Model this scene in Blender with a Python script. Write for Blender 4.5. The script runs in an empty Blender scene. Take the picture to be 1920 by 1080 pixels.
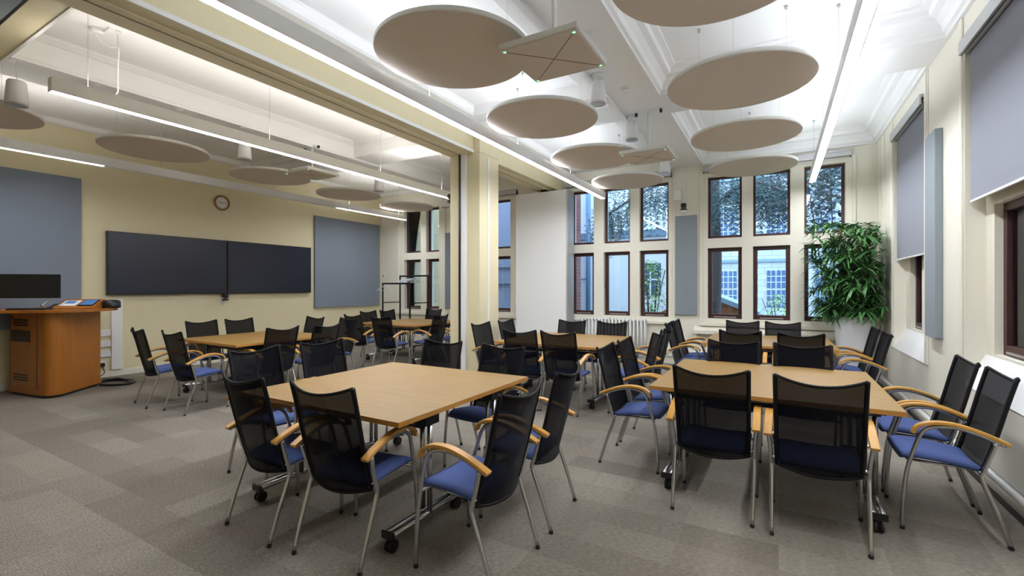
import bpy, math, random
from math import sin, cos, pi, radians as R
from mathutils import Vector, Matrix
random.seed(7)
scn = bpy.context.scene
# ------------------------------------------------------------------ camera
FPX = 870.0
YAW = math.atan(500/870)
cd = bpy.data.cameras.new('camera'); cam = bpy.data.objects.new('camera', cd)
scn.collection.objects.link(cam); scn.camera = cam
cam.location = (0, 0, 1.45); cam.rotation_euler = (R(90), 0, YAW)
cd.sensor_width = 36; cd.lens = 36*FPX/1920; cd.shift_y = -2/1920; cd.clip_start = .05; cd.clip_end = 200
# ------------------------------------------------------------------ world and exposure
w = bpy.data.worlds.new('sky'); scn.world = w; w.use_nodes = True
bg = w.node_tree.nodes['Background']; bg.inputs[0].default_value = (.56, .76, 1, 1); bg.inputs[1].default_value = 2.9
vs = scn.view_settings
vs.view_transform = 'Standard'; vs.look = 'None'; vs.gamma = 1; vs.use_curve_mapping = False; vs.exposure = 1.12
LED_DOWN, LED_UP = 34.0, 16.0        # strength of the linear lamps (built further down)
LED_LEFT = 0.86                      # lamps of the dimmer left-hand room, relative
# ------------------------------------------------------------------ materials
def srgb(r, g, b):
    f = lambda c: (c/255/12.92) if c/255 <= .04045 else ((c/255+.055)/1.055)**2.4
    return (f(r), f(g), f(b), 1)
def base(name):
    m = bpy.data.materials.new(name); m.use_nodes = True
    return m, m.node_tree, m.node_tree.nodes['Principled BSDF']
def mat(name, c, rough=.6, metal=0, noise=.0, scale=40, bump=0, spec=.5, bscale=None):
    m, nt, p = base(name)
    p.inputs['Base Color'].default_value = c; p.inputs['Roughness'].default_value = rough
    p.inputs['Metallic'].default_value = metal; p.inputs['Specular IOR Level'].default_value = spec
    if noise or bump:
        tc = nt.nodes.new('ShaderNodeTexCoord'); n = nt.nodes.new('ShaderNodeTexNoise')
        n.inputs['Scale'].default_value = scale; n.inputs['Detail'].default_value = 4
        nt.links.new(tc.outputs['Object'], n.inputs['Vector'])
        if noise:
            mx = nt.nodes.new('ShaderNodeMix'); mx.data_type = 'RGBA'
            mx.inputs[6].default_value = tuple(v*(1-noise) for v in c[:3])+(1,)
            mx.inputs[7].default_value = tuple(min(1, v*(1+noise)) for v in c[:3])+(1,)
            nt.links.new(n.outputs['Fac'], mx.inputs[0]); nt.links.new(mx.outputs[2], p.inputs['Base Color'])
        if bump:
            b = nt.nodes.new('ShaderNodeBump'); b.inputs['Strength'].default_value = bump; b.inputs['Distance'].default_value = .01
            if bscale:
                n2 = nt.nodes.new('ShaderNodeTexNoise'); n2.inputs['Scale'].default_value = bscale
                nt.links.new(tc.outputs['Object'], n2.inputs['Vector']); nt.links.new(n2.outputs['Fac'], b.inputs['Height'])
            else: nt.links.new(n.outputs['Fac'], b.inputs['Height'])
            nt.links.new(b.outputs[0], p.inputs['Normal'])
    return m
def emit(name, c, s):
    m, nt, p = base(name)
    p.inputs['Base Color'].default_value = c; p.inputs['Emission Color'].default_value = c; p.inputs['Emission Strength'].default_value = s
    return m
def wood(name, c1, c2, rough=.38, sx=1, sy=9, sz=9):
    m, nt, p = base(name)
    tc = nt.nodes.new('ShaderNodeTexCoord'); mp = nt.nodes.new('ShaderNodeMapping'); mp.inputs['Scale'].default_value = (sx, sy, sz)
    n = nt.nodes.new('ShaderNodeTexNoise'); n.inputs['Scale'].default_value = 2.5; n.inputs['Detail'].default_value = 6; n.inputs['Distortion'].default_value = .6
    r = nt.nodes.new('ShaderNodeValToRGB'); r.color_ramp.elements[0].position = .3; r.color_ramp.elements[0].color = c1
    r.color_ramp.elements[1].position = .7; r.color_ramp.elements[1].color = c2
    nt.links.new(tc.outputs['Object'], mp.inputs[0]); nt.links.new(mp.outputs[0], n.inputs['Vector'])
    nt.links.new(n.outputs['Fac'], r.inputs[0]); nt.links.new(r.outputs[0], p.inputs['Base Color'])
    p.inputs['Roughness'].default_value = rough
    return m
M = {}
M['cream'] = mat('cream_wall_paint', srgb(234, 230, 214), .55, noise=.02, scale=3)
M['cream2'] = mat('beige_wall_paint', srgb(224, 213, 176), .55, noise=.02, scale=3)
M['white'] = mat('white_plaster', srgb(240, 240, 238), .6, noise=.01, scale=4)
M['trim'] = mat('white_gloss_trim', srgb(236, 236, 234), .35)
M['disc'] = mat('acoustic_felt', srgb(214, 203, 190), .95, noise=.04, scale=120)
M['discedge'] = mat('acoustic_felt_edge', srgb(222, 222, 216), .9)
M['alu'] = mat('satin_aluminium', srgb(190, 190, 190), .35, .6)
M['chrome'] = mat('chrome_tube', srgb(196, 196, 196), .25, 1)
M['black'] = mat('black_plastic', srgb(22, 22, 24), .4)
M['blackmetal'] = mat('black_metal', srgb(13, 13, 15), .6, 0, spec=.25)
M['panel'] = mat('blue_grey_felt', srgb(128, 137, 150), .95, noise=.05, scale=200)
M['panel2'] = mat('grey_felt', srgb(140, 149, 155), .95, noise=.05, scale=200)
M['screen'] = mat('screen_glass', srgb(40, 44, 58), .25, spec=.5)
M['bezel'] = mat('screen_bezel', srgb(12, 12, 14), .35)
M['seat'] = mat('blue_seat_fabric', srgb(70, 88, 142), .9, noise=.10, scale=350, bump=.1)
M['arm'] = wood('beech_arm', srgb(196, 142, 60), srgb(212, 160, 78), .35, 9, 2, 9)
M['beech'] = wood('beech_tabletop', srgb(146, 114, 60), srgb(161, 127, 71), .45, 1, 14, 14)
M['beechedge'] = wood('beech_edge', srgb(186, 130, 58), srgb(204, 148, 74), .4, 2, 2, 14)
M['lectern'] = wood('lectern_veneer', srgb(158, 94, 26), srgb(172, 108, 36), .4, 10, 10, 1)
M['frame'] = wood('dark_brown_frame', srgb(58, 30, 26), srgb(76, 40, 34), .45, 8, 8, 1)
M['blind'] = mat('grey_blind_fabric', srgb(142, 145, 155), .9, noise=.02, scale=3)
M['leaf'] = mat('plant_leaf', srgb(82, 130, 72), .35, noise=.35, scale=9)
M['leaf2'] = mat('light_leaf', srgb(120, 160, 90), .45, noise=.35, scale=9)
M['cedar'] = mat('conifer_foliage', srgb(60, 84, 84), .8, noise=.3, scale=3)
M['bark'] = mat('bark', srgb(62, 56, 58), .9, noise=.3, scale=20, bump=.4)
M['cane'] = mat('brown_cane', srgb(110, 66, 40), .8, noise=.3, scale=30)
M['pot'] = mat('white_planter', srgb(235, 235, 235), .4)
M['soil'] = mat('soil', srgb(60, 45, 35), .95, noise=.3, scale=60)
M['render'] = mat('pale_render', srgb(232, 238, 244), .9, noise=.03, scale=2)
M['outwall'] = mat('grey_green_wall', srgb(124, 112, 84), .9, noise=.04, scale=2)
M['outmid'] = mat('grey_blue_siding', srgb(104, 108, 124), .9, noise=.04, scale=2)
M['outdark'] = mat('dark_blue_view', srgb(50, 70, 120), .9, noise=.2, scale=2)  # dim, night-like outdoors put into the colour
M['pipeblue'] = mat('blue_grey_pipe', srgb(110, 140, 172), .6)
M['slate'] = mat('blue_slate', srgb(120, 140, 160), .8, noise=.1, scale=12)
M['shed'] = wood('shed_timber', srgb(124, 76, 48), srgb(150, 96, 62), .8, 1, 1, 14)
M['ground'] = mat('garden_ground', srgb(96, 104, 84), .95, noise=.3, scale=6)
M['winglass'] = mat('far_window_glass', srgb(70, 96, 130), .15)
M['orange'] = mat('brown_clock_rim', srgb(150, 108, 44), .4)
M['face'] = mat('clock_face', srgb(238, 235, 228), .4)
M['blue'] = emit('blue_touch_screen', srgb(60, 100, 150), .25)
M['green'] = emit('green_led', srgb(120, 255, 170), 1.3)
LC = (.90, .93, 1.0, 1)
M['led'] = emit('led_diffuser', LC, LED_DOWN)
M['ledup'] = emit('led_uplight', (.84, .90, 1.0, 1), LED_UP)
M['ledl'] = emit('led_diffuser_left', LC, LED_DOWN*LED_LEFT)
M['ledlup'] = emit('led_uplight_left', (.96, .92, .88, 1), LED_UP*LED_LEFT*1.0)
M['hanger'] = mat('clear_hanger', srgb(215, 225, 235), .3)
# mesh cloth: woven fabric with fine holes
m, nt, p = base('black_mesh_cloth')
p.inputs['Base Color'].default_value = srgb(9, 9, 16); p.inputs['Roughness'].default_value = .8; p.inputs['Specular IOR Level'].default_value = .12
p.inputs['Sheen Weight'].default_value = .04
tr = nt.nodes.new('ShaderNodeBsdfTransparent'); mx = nt.nodes.new('ShaderNodeMixShader'); mx.inputs[0].default_value = .955
nt.links.new(tr.outputs[0], mx.inputs[1]); nt.links.new(p.outputs[0], mx.inputs[2])
nt.links.new(mx.outputs[0], nt.nodes['Material Output'].inputs[0]); M['mesh'] = m
# window glass
m = bpy.data.materials.new('window_glass'); m.use_nodes = True; nt = m.node_tree; nt.nodes.clear()
o = nt.nodes.new('ShaderNodeOutputMaterial'); tr = nt.nodes.new('ShaderNodeBsdfTransparent'); tr.inputs[0].default_value = (.93, .97, 1, 1)
gl = nt.nodes.new('ShaderNodeBsdfGlossy'); gl.inputs['Roughness'].default_value = .0
fr = nt.nodes.new('ShaderNodeFresnel'); fr.inputs[0].default_value = 1.5; mx = nt.nodes.new('ShaderNodeMixShader')
nt.links.new(fr.outputs[0], mx.inputs[0]); nt.links.new(tr.outputs[0], mx.inputs[1]); nt.links.new(gl.outputs[0], mx.inputs[2]); nt.links.new(mx.outputs[0], o.inputs[0])
M['glass'] = m
# carpet tiles
m, nt, p = base('carpet_tiles'); L = nt.links.new
tc = nt.nodes.new('ShaderNodeTexCoord')
def brick(c1, c2, bw, rh, off, mort=.0):
    b = nt.nodes.new('ShaderNodeTexBrick'); b.offset = off; b.inputs['Color1'].default_value = c1; b.inputs['Color2'].default_value = c2
    b.inputs['Mortar'].default_value = c1; b.inputs['Scale'].default_value = 1; b.inputs['Mortar Size'].default_value = mort
    b.inputs['Brick Width'].default_value = bw; b.inputs['Row Height'].default_value = rh
    L(tc.outputs['Object'], b.inputs['Vector']); return b
b1 = brick(srgb(168, 160, 147), srgb(144, 136, 124), 1.0, .25, .5)
b2 = brick((1, 1, 1, 1), (.78, .76, .74, 1), .5, .5, .37)
mu = nt.nodes.new('ShaderNodeMix'); mu.data_type = 'RGBA'; mu.blend_type = 'MULTIPLY'; mu.inputs[0].default_value = 1
L(b1.outputs[0], mu.inputs[6]); L(b2.outputs[0], mu.inputs[7])
nz = nt.nodes.new('ShaderNodeTexNoise'); nz.inputs['Scale'].default_value = 90; nz.inputs['Detail'].default_value = 3
mpn = nt.nodes.new('ShaderNodeMapping'); mpn.inputs['Scale'].default_value = (.35, 1.6, 1); L(tc.outputs['Object'], mpn.inputs[0]); L(mpn.outputs[0], nz.inputs['Vector'])
rp = nt.nodes.new('ShaderNodeValToRGB'); rp.color_ramp.elements[0].position = .35; rp.color_ramp.elements[0].color = (.62, .62, .62, 1); rp.color_ramp.elements[1].position = .65; rp.color_ramp.elements[1].color = (1.0, 1.0, 1.0, 1)
L(nz.outputs['Fac'], rp.inputs[0])
m2 = nt.nodes.new('ShaderNodeMix'); m2.data_type = 'RGBA'; m2.blend_type = 'MULTIPLY'; m2.inputs[0].default_value = 1
L(mu.outputs[2], m2.inputs[6]); L(rp.outputs[0], m2.inputs[7]); L(m2.outputs[2], p.inputs['Base Color'])
p.inputs['Roughness'].default_value = .95
wv = nt.nodes.new('ShaderNodeTexWave'); wv.inputs['Scale'].default_value = 30; wv.bands_direction = 'Y'; L(tc.outputs['Object'], wv.inputs['Vector'])
bp = nt.nodes.new('ShaderNodeBump'); bp.inputs['Strength'].default_value = .35; bp.inputs['Distance'].default_value = .004; L(wv.outputs['Fac'], bp.inputs['Height']); L(bp.outputs[0], p.inputs['Normal'])
M['carpet'] = m
# brick wall
m, nt, p = base('red_brick'); tc = nt.nodes.new('ShaderNodeTexCoord'); mp = nt.nodes.new('ShaderNodeMapping'); mp.inputs['Rotation'].default_value = (R(90), 0, 0)
b = nt.nodes.new('ShaderNodeTexBrick'); b.inputs['Color1'].default_value = srgb(150, 74, 66); b.inputs['Color2'].default_value = srgb(120, 56, 52); b.inputs['Mortar'].default_value = srgb(150, 130, 125)
b.inputs['Scale'].default_value = 1; b.inputs['Brick Width'].default_value = .22; b.inputs['Row Height'].default_value = .075; b.inputs['Mortar Size'].default_value = .006
nt.links.new(tc.outputs['Object'], mp.inputs[0]); nt.links.new(mp.outputs[0], b.inputs['Vector']); nt.links.new(b.outputs[0], p.inputs['Base Color']); M['brick'] = m
# ashlar
m, nt, p = base('pale_ashlar'); tc = nt.nodes.new('ShaderNodeTexCoord'); mp = nt.nodes.new('ShaderNodeMapping'); mp.inputs['Rotation'].default_value = (R(90), 0, 0)
b = nt.nodes.new('ShaderNodeTexBrick'); b.inputs['Color1'].default_value = srgb(176, 180, 184); b.inputs['Color2'].default_value = srgb(164, 170, 176); b.inputs['Mortar'].default_value = srgb(130, 136, 146)
b.inputs['Scale'].default_value = 1; b.inputs['Brick Width'].default_value = .6; b.inputs['Row Height'].default_value = .3; b.inputs['Mortar Size'].default_value = .012
nt.links.new(tc.outputs['Object'], mp.inputs[0]); nt.links.new(mp.outputs[0], b.inputs['Vector']); nt.links.new(b.outputs[0], p.inputs['Base Color']); M['ashlar'] = m

# ------------------------------------------------------------------ mesh helpers
class MB:
    def __init__(s): s.v = []; s.f = []; s.sm = []; s.mi = []
    def add(s, vs_, fs, smooth=False, mi=0):
        n = len(s.v); s.v += [tuple(v) for v in vs_]; s.f += [tuple(i+n for i in f) for f in fs]; s.sm += [smooth]*len(fs); s.mi += [mi]*len(fs); return s
    def box(s, x0, x1, y0, y1, z0, z1, mat4=None, mi=0):
        vv = [Vector((x, y, z)) for x in (x0, x1) for y in (y0, y1) for z in (z0, z1)]
        if mat4: vv = [mat4 @ v for v in vv]
        return s.add(vv, [(0, 1, 3, 2), (4, 6, 7, 5), (0, 4, 5, 1), (2, 3, 7, 6), (0, 2, 6, 4), (1, 5, 7, 3)], mi=mi)
    def tube(s, pts, r, n=8, cap=True, rx=None, mi=0):
        pts = [Vector(p_) for p_ in pts]; rings = []
        rs = r if isinstance(r, (list, tuple)) else [r]*len(pts)
        up = None
        for i, p_ in enumerate(pts):
            t = (pts[min(i+1, len(pts)-1)]-pts[max(i-1, 0)]).normalized()
            if up is None:
                a = Vector((0, 0, 1)) if abs(t.z) < .9 else Vector((1, 0, 0)); up = (a-t*a.dot(t)).normalized()
            else: up = (up-t*up.dot(t)).normalized()
            sd = t.cross(up)
            rings.append([p_+(sd*cos(2*pi*k/n)+up*sin(2*pi*k/n))*rs[i] for k in range(n)])
        vv = [v for r_ in rings for v in r_]; ff = []
        for i in range(len(rings)-1):
            for k in range(n): ff.append((i*n+k, i*n+(k+1) % n, (i+1)*n+(k+1) % n, (i+1)*n+k))
        s.add(vv, ff, True, mi)
        if cap:
            b0 = len(s.v)-len(vv); s.f.append(tuple(b0+k for k in reversed(range(n)))); s.sm.append(False); s.mi.append(mi)
            s.f.append(tuple(b0+(len(rings)-1)*n+k for k in range(n))); s.sm.append(False); s.mi.append(mi)
        return s
    def lathe(s, prof, c=(0, 0, 0), n=32, smooth=True, mi=0, cap=True):
        vv = [(c[0]+r_*cos(2*pi*k/n), c[1]+r_*sin(2*pi*k/n), c[2]+z) for r_, z in prof for k in range(n)]; ff = []
        for i in range(len(prof)-1):
            for k in range(n): ff.append((i*n+k, i*n+(k+1) % n, (i+1)*n+(k+1) % n, (i+1)*n+k))
        s.add(vv, ff, smooth, mi)
        if cap:
            b0 = len(s.v)-len(vv)
            s.f.append(tuple(b0+k for k in reversed(range(n)))); s.f.append(tuple(b0+(len(prof)-1)*n+k for k in range(n))); s.sm += [False]*2; s.mi += [mi]*2
        return s
    def prism(s, poly, z0, z1, mi=0, f=None, smooth=False):
        n = len(poly); vv = [(x, y, z0) for x, y in poly]+[(x, y, z1) for x, y in poly]
        if f: vv = [f(*v) for v in vv]
        s.add(vv, [tuple(reversed(range(n))), tuple(range(n, 2*n))], mi=mi)
        s.add(vv, [(i, (i+1) % n, n+(i+1) % n, n+i) for i in range(n)], smooth, mi)
        return s
    def sweep(s, path, prof, closed=False, smooth=False, mi=0):
        # path: list of (point, side, up); prof: list of (a, b)
        n = len(prof); vv = [Vector(p_)+Vector(a_)*pa+Vector(u_)*pb for p_, a_, u_ in path for pa, pb in prof]; ff = []; m_ = len(path)
        for i in range(m_ if closed else m_-1):
            j = (i+1) % m_
            for k in range(n): ff.append((i*n+k, i*n+(k+1) % n, j*n+(k+1) % n, j*n+k))
        s.add(vv, ff, smooth, mi)
        if not closed:
            b0 = len(s.v)-len(vv); s.f.append(tuple(b0+k for k in reversed(range(n)))); s.f.append(tuple(b0+(m_-1)*n+k for k in range(n))); s.sm += [False]*2; s.mi += [mi]*2
        return s
    def build(s, name, mats, parent=None, bevel=0, loc=None, seg=2, fix=True):
        me = bpy.data.meshes.new(name); me.from_pydata(s.v, [], s.f)
        for mm in (mats if isinstance(mats, (list, tuple)) else [mats]): me.materials.append(mm)
        for p_, sm, mi in zip(me.polygons, s.sm, s.mi): p_.use_smooth = sm; p_.material_index = mi
        if fix:
            import bmesh
            b_ = bmesh.new(); b_.from_mesh(me); bmesh.ops.recalc_face_normals(b_, faces=b_.faces); b_.to_mesh(me); b_.free()
        o_ = bpy.data.objects.new(name, me); scn.collection.objects.link(o_)
        if parent: o_.parent = parent
        if loc: o_.location = loc
        if bevel:
            md = o_.modifiers.new('bevel', 'BEVEL'); md.width = bevel; md.segments = seg; md.limit_method = 'ANGLE'; md.angle_limit = R(40)
        return o_
def tag(o_, label=None, cat=None, group=None, kind=None):
    if label: o_['label'] = label
    if cat: o_['category'] = cat
    if group: o_['group'] = group
    if kind: o_['kind'] = kind
    return o_
def thing(name, label, cat, loc=(0, 0, 0), rz=0, group=None):
    o_ = bpy.data.objects.new(name, None); scn.collection.objects.link(o_); o_.location = loc; o_.rotation_euler = (0, 0, rz); o_.empty_display_size = .1
    return tag(o_, label, cat, group)
def struct(name, mb, m_, bevel=0, parent=None):
    o_ = mb.build(name, m_, parent, bevel)
    if not parent: o_['kind'] = 'structure'
    return o_
def copy_tree(o_, parent=None):
    c = o_.copy(); scn.collection.objects.link(c)
    if parent: c.parent = parent
    for ch in [x for x in KIDS.get(o_.name, [])]: copy_tree(ch, c)
    return c
KIDS = {}
def scan(root):
    KIDS[root.name] = list(root.children)
    for c in root.children: scan(c)
def arc(pts, n=8):      # Catmull-Rom through points
    P_ = [Vector(p_) for p_ in pts]; out = []
    for i in range(len(P_)-1):
        a = P_[max(i-1, 0)]; b_ = P_[i]; c = P_[i+1]; d = P_[min(i+2, len(P_)-1)]
        for k in range(n):
            t = k/n; out.append(.5*((2*b_)+(c-a)*t+(2*a-5*b_+4*c-d)*t*t+(3*b_-a-3*c+d)*t**3))
    out.append(P_[-1]); return out

# ------------------------------------------------------------------ the setting
XL, XR, YB, YF, ZC, ZB = -9.38, 1.34, 9.15, -2.2, 3.95, 3.70
XI = 1.47                                             # plane of the window panels in the right wall
struct('floor', MB().box(XL-.2, XR+.5, YF-.2, YB+.3, -.1, 0), M['carpet'])
struct('ceiling', MB().box(XL-.2, XR+.5, YF-.2, YB+.3, ZC, ZC+.1), M['white'])
struct('wall_left', MB().box(XL-.2, XL, YF-.2, YB+.3, 0, ZC), M['cream2'])
struct('wall_front', MB().box(XL, XR+.5, YF-.2, YF, 0, ZC), M['cream2'])
def wall_grid(xs, zs, holes, f):
    mb = MB()
    for i in range(len(xs)-1):
        for j in range(len(zs)-1):
            cx, cz = (xs[i]+xs[i+1])/2, (zs[j]+zs[j+1])/2
            if any(a < cx < b_ and c < cz < d for a, b_, c, d in holes): continue
            f(mb, xs[i], xs[i+1], zs[j], zs[j+1])
    return mb
ZROW = [(.875, 2.16), (2.335, 3.46)]
WX = [(-8.52, -7.96), (-7.78, -7.36), (-6.6, -6.05), (-5.88, -5.3), (-3.82, -3.31), (-3.10, -2.56), (-2.37, -1.82), (-1.13, -.565), (-.39, .17), (.37, .93)]
holes = [(a, b_, c, d) for a, b_ in WX for c, d in ZROW]
xs = sorted({XL-.2, XR+.5}|{v for h in WX for v in h}); zs = [0]+[v for z in ZROW for v in z]+[ZC]
struct('wall_back', wall_grid(xs, zs, holes, lambda mb, a, b_, c, d: mb.box(a, b_, YB, YB+.3, c, d)), M['cream'])
# windows in the back wall
wn = 0
def window(a, b_, c, d, lower, at):
    global wn; wn += 1
    t_ = .065 if lower else .04
    fr_ = MB(); D = .06
    fr_.box(0, b_-a, 0, D, 0, t_*1.25); fr_.box(0, b_-a, 0, D, d-c-t_, d-c); fr_.box(0, t_, 0, D, t_*1.25, d-c-t_); fr_.box(b_-a-t_, b_-a, 0, D, t_*1.25, d-c-t_)
    root = fr_.build('window_%d' % wn, M['frame'], None, .004); root['kind'] = 'structure'
    at(root)
    MB().box(t_*.8, b_-a-t_*.8, .03, .036, t_, d-c-t_*.8).build('pane', M['glass'], root)
    if lower:
        hd = MB(); hd.box(.01, .035, -.03, 0, (d-c)*.45, (d-c)*.45+.12); hd.box(.0, .045, -.012, 0, (d-c)*.45-.02, (d-c)*.45+.03)
        hd.build('window_handle', M['frame'], root, .003)
        MB().box(.1, b_-a-.1, -.015, 0, .02, .035).build('stay_bar', M['alu'], root)
    return root
for a, b_ in WX:
    for k, (c, d) in enumerate(ZROW):
        window(a, b_, c, d, k == 0, lambda o_: setattr(o_, 'location', (a, YB+.10, c)))
tn = 0
def trim(mb, m_='trim', bevel=0):
    global tn; tn += 1
    return struct('trim_%d' % tn, mb, M[m_], bevel)
# stepped surrounds and sills of the window groups
for (a, b_) in ((-8.7, -7.2), (-6.75, -5.15), (-3.98, -1.74), (-1.21, 1.02)):
    mb = MB(); s_ = .05
    mb.box(a-s_, a, YB-.025, YB, .80, 3.56); mb.box(b_, b_+s_, YB-.025, YB, .80, 3.56); mb.box(a-s_, b_+s_, YB-.07, YB, .74, .80)
    trim(mb, 'cream', .008)
# plaster ledge under the windows of the right group
trim(MB().prism([(YB, .60), (YB, .74), (YB-.14, .66), (YB-.14, .60)], -1.35, 1.15, f=lambda y, z, x: (x, y, z)), 'cream')
# right wall with its two deep window openings
OP = [(2.85, 5.22), (6.40, 7.96)]; OZ = (.64, 3.50)
ys = sorted({YF-.2, YB+.3}|{v for h in OP for v in h})
struct('wall_right', wall_grid(ys, [0, OZ[0], OZ[1], ZC], [(a, b_, *OZ) for a, b_ in OP], lambda mb, a, b_, c, d: mb.box(XR, XR+.34, a, b_, c, d)), M['cream'])
WY = [(4.50, 5.05), (3.78, 4.33), (3.06, 3.61), (7.18, 7.73), (6.50, 7.02)]
mb = MB()
for a, b_ in OP:
    ws = [w_ for w_ in WY if a < w_[0] < b_]; yy = sorted({a, b_}|{v for h in ws for v in h})
    g = wall_grid(yy, [OZ[0], .92, 2.10, OZ[1]], [(p_, q_, .92, 2.10) for p_, q_ in ws], lambda q, y0, y1, z0, z1: q.box(XI, XI+.12, y0, y1, z0, z1))
    mb.add(g.v, g.f)
struct('wall_recess', mb, M['cream'])
def atr(a):
    def f(o_): o_.location = (XI+.05, a, .92); o_.rotation_euler = (0, 0, R(90)); o_.scale = (1, -1, 1)
    return f
for a, b_ in WY: window(a, b_, .92, 2.10, True, atr(a))
for a, b_ in OP:      # sloping plaster sills and corner beads
    trim(MB().prism([(XR-.005, OZ[0]), (XI, OZ[0]), (XI, .90)], a, b_, f=lambda x, z, y: (x, y, z)), 'white')
    for y_, s_ in ((a, -1), (b_, 1)):
        mb = MB()
        for k, (o0, o1, dp) in enumerate(((.02, .075, .018), (.095, .115, .012))):
            mb.box(XR-dp, XR, min(y_+s_*o0, y_+s_*o1), max(y_+s_*o0, y_+s_*o1), OZ[0], ZB)
        trim(mb, 'cream', .006)
for y0, y1 in ((YB-.62, YB-.60), (YB-.30, YB-.28)):
    trim(MB().box(XR-.02, XR, y0, y1, .7, ZB), 'cream', .004)
# ceiling beams
struct('ceiling_beam', MB().box(-1.79, -1.24, YF, YB, ZB, ZC), M['white'])
struct('ceiling_beam', MB().box(-7.12, -6.40, YF, YB, ZB, ZC), M['white'])
struct('ceiling_beam', MB().box(-3.97, -1.79, 5.62, 6.2, ZB, ZC).box(-1.24, XR, 5.62, 6.2, ZB, ZC), M['white'])
struct('ceiling_beam', MB().box(XL, -7.12, 5.62, 6.2, ZB, ZC).box(-6.40, -4.41, 5.62, 6.2, ZB, ZC), M['white'])
struct('partition_beam', MB().box(-4.41, -3.97, YF, YB, 3.46, ZC), M['cream2'])
struct('ceiling_beam', MB().box(-6.40, -4.41, YF, 1.42, 3.60, ZC), M['cream2'])
struct('pillar', MB().box(-4.41, -3.86, 5.75, 6.29, 0, 3.46).box(-3.97, -3.86, 5.75, 6.29, 3.46, ZC), M['cream2'], .01)
# cornices round every coffer
def cornice(x0, x1, y0, y1, wd=.2, zl=ZB):
    H = ZC-zl
    prof = [(0, 0), (.03, 0), (.035, .03), (.06, .045), (.075, .10), (.12, H-.10), (wd*.72, H-.085), (wd*.76, H-.03), (wd, H-.02), (wd, H+.01), (0, H+.01)]
    path = []
    for (x, y, sx, sy) in ((x0, y0, 1, 1), (x1, y0, -1, 1), (x1, y1, -1, -1), (x0, y1, 1, -1)):
        path.append(((x, y, zl), (sx, sy, 0), (0, 0, 1)))
    trim(MB().sweep(path, prof, closed=True), 'white')
cornice(-1.24, XR, 1.0, 5.62, .24); cornice(-1.24, XR, 6.2, YB, .24)
def fillet(x0, x1, y0, y1, h0=.14, wd=.30):
    H = ZC-ZB; prof = [(0, h0), (wd-.03, h0), (wd, h0+.02), (wd+.02, H-.02), (wd+.05, H+.01), (0, H+.01)]
    path = [((x, y, ZB), (sx, sy, 0), (0, 0, 1)) for (x, y, sx, sy) in ((x0, y0, 1, 1), (x1, y0, -1, 1), (x1, y1, -1, -1), (x0, y1, 1, -1))]
    trim(MB().sweep(path, prof, closed=True), 'white')
fillet(-3.97, -1.79, 1.0, 5.62); fillet(-3.97, -1.79, 6.2, YB)
fillet(-6.40, -4.41, 1.42, 5.62, .2, .06); fillet(-6.40, -4.41, 6.2, YB, .2, .06)
fillet(XL, -7.12, 1.0, 5.62, .17, .08); fillet(XL, -7.12, 6.2, YB, .17, .08)
struct('ceiling_beam', MB().box(-3.97, -1.79, .3, 1.0, ZB, ZC).box(-1.24, XR, .3, 1.0, ZB, ZC), M['white'])
# white trunking on beam and pillar, skirtings
trim(MB().box(-3.97, -3.955, YF, 5.74, 3.46, 3.50), 'trim')
trim(MB().box(-3.86, -3.845, 5.96, 6.0, 0, 3.42), 'trim')
trim(MB().box(-4.17, -4.09, 5.70, 5.75, 0, 3.46), 'trim')
trim(MB().box(-4.205, -4.172, 5.69, 5.75, 0, 3.46), 'black')
bn = {'left': MB().box(XL, XL+.02, YF, YB, 0, .10), 'back': MB().box(XL, XR, YB-.02, YB, 0, .12), 'right': MB().box(XR-.02, XR, YF, YB, 0, .13)}
for k, v in bn.items(): struct('baseboard_'+k, v, M['cream'], .004)
# partition track, stacked panels
t = thing('partition_track', 'recessed partition track with dark slot along the underside of the dividing beam', 'track', (-4.2, 0, 3.46))
MB().box(-.09, -.012, YF, YB-.02, -.012, 0).box(.012, .09, YF, YB-.02, -.012, 0).build('track_flange', M['cream2'], t)
MB().box(-.011, .011, YF, YB-.02, -.006, 0).build('slot', M['black'], t)
t = thing('ceiling_track', 'dark slotted track and grille across the short beam at top left', 'track', (-5.5, 0, 3.60))
MB().box(-.89, 1.08, 1.185, 1.205, -.01, 0).box(-.89, 1.08, 1.0, 1.06, -.01, 0).box(-.89, 1.08, .86, .88, -.01, 0).box(-.89, 1.08, .70, .75, -.01, 0).build('slot', M['black'], t)
MB().box(-.89, 1.08, 1.06, 1.185, -.009, 0).box(-.89, 1.08, .88, 1.0, -.009, 0).box(-.89, 1.08, .75, .86, -.009, 0).build('grille', M['panel2'], t)
MB().box(-.89, 1.08, 1.395, 1.418, -.012, .0).build('edge_trim', M['trim'], t)
for k, (yy, lab) in enumerate(((8.62, 'front white folding partition panel of the stack beside the left windows'), (8.76, 'middle white partition panel, edge showing behind the front one of the stack'), (8.90, 'rear white partition panel of the stack, nearest the window wall'))):
    x0, x1 = -4.83-.012*k, -3.645-.012*k
    t = thing('partition_panel', lab, 'partition panel', (0, yy, 0), 0, 'stacked partition panels')
    MB().box(x0, x1-.03, -.05, .05, .03, 3.40).build('board', M['trim'], t, .004)
    MB().box(x1-.03, x1, -.055, .055, .02, 3.41).box(x0, x1-.03, -.052, .052, .005, .03).build('edge_profile', M['alu'], t, .003)
    MB().box(-4.25, -4.15, -.03, .03, 3.40, 3.448).build('trolley', M['blackmetal'], t)
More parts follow.
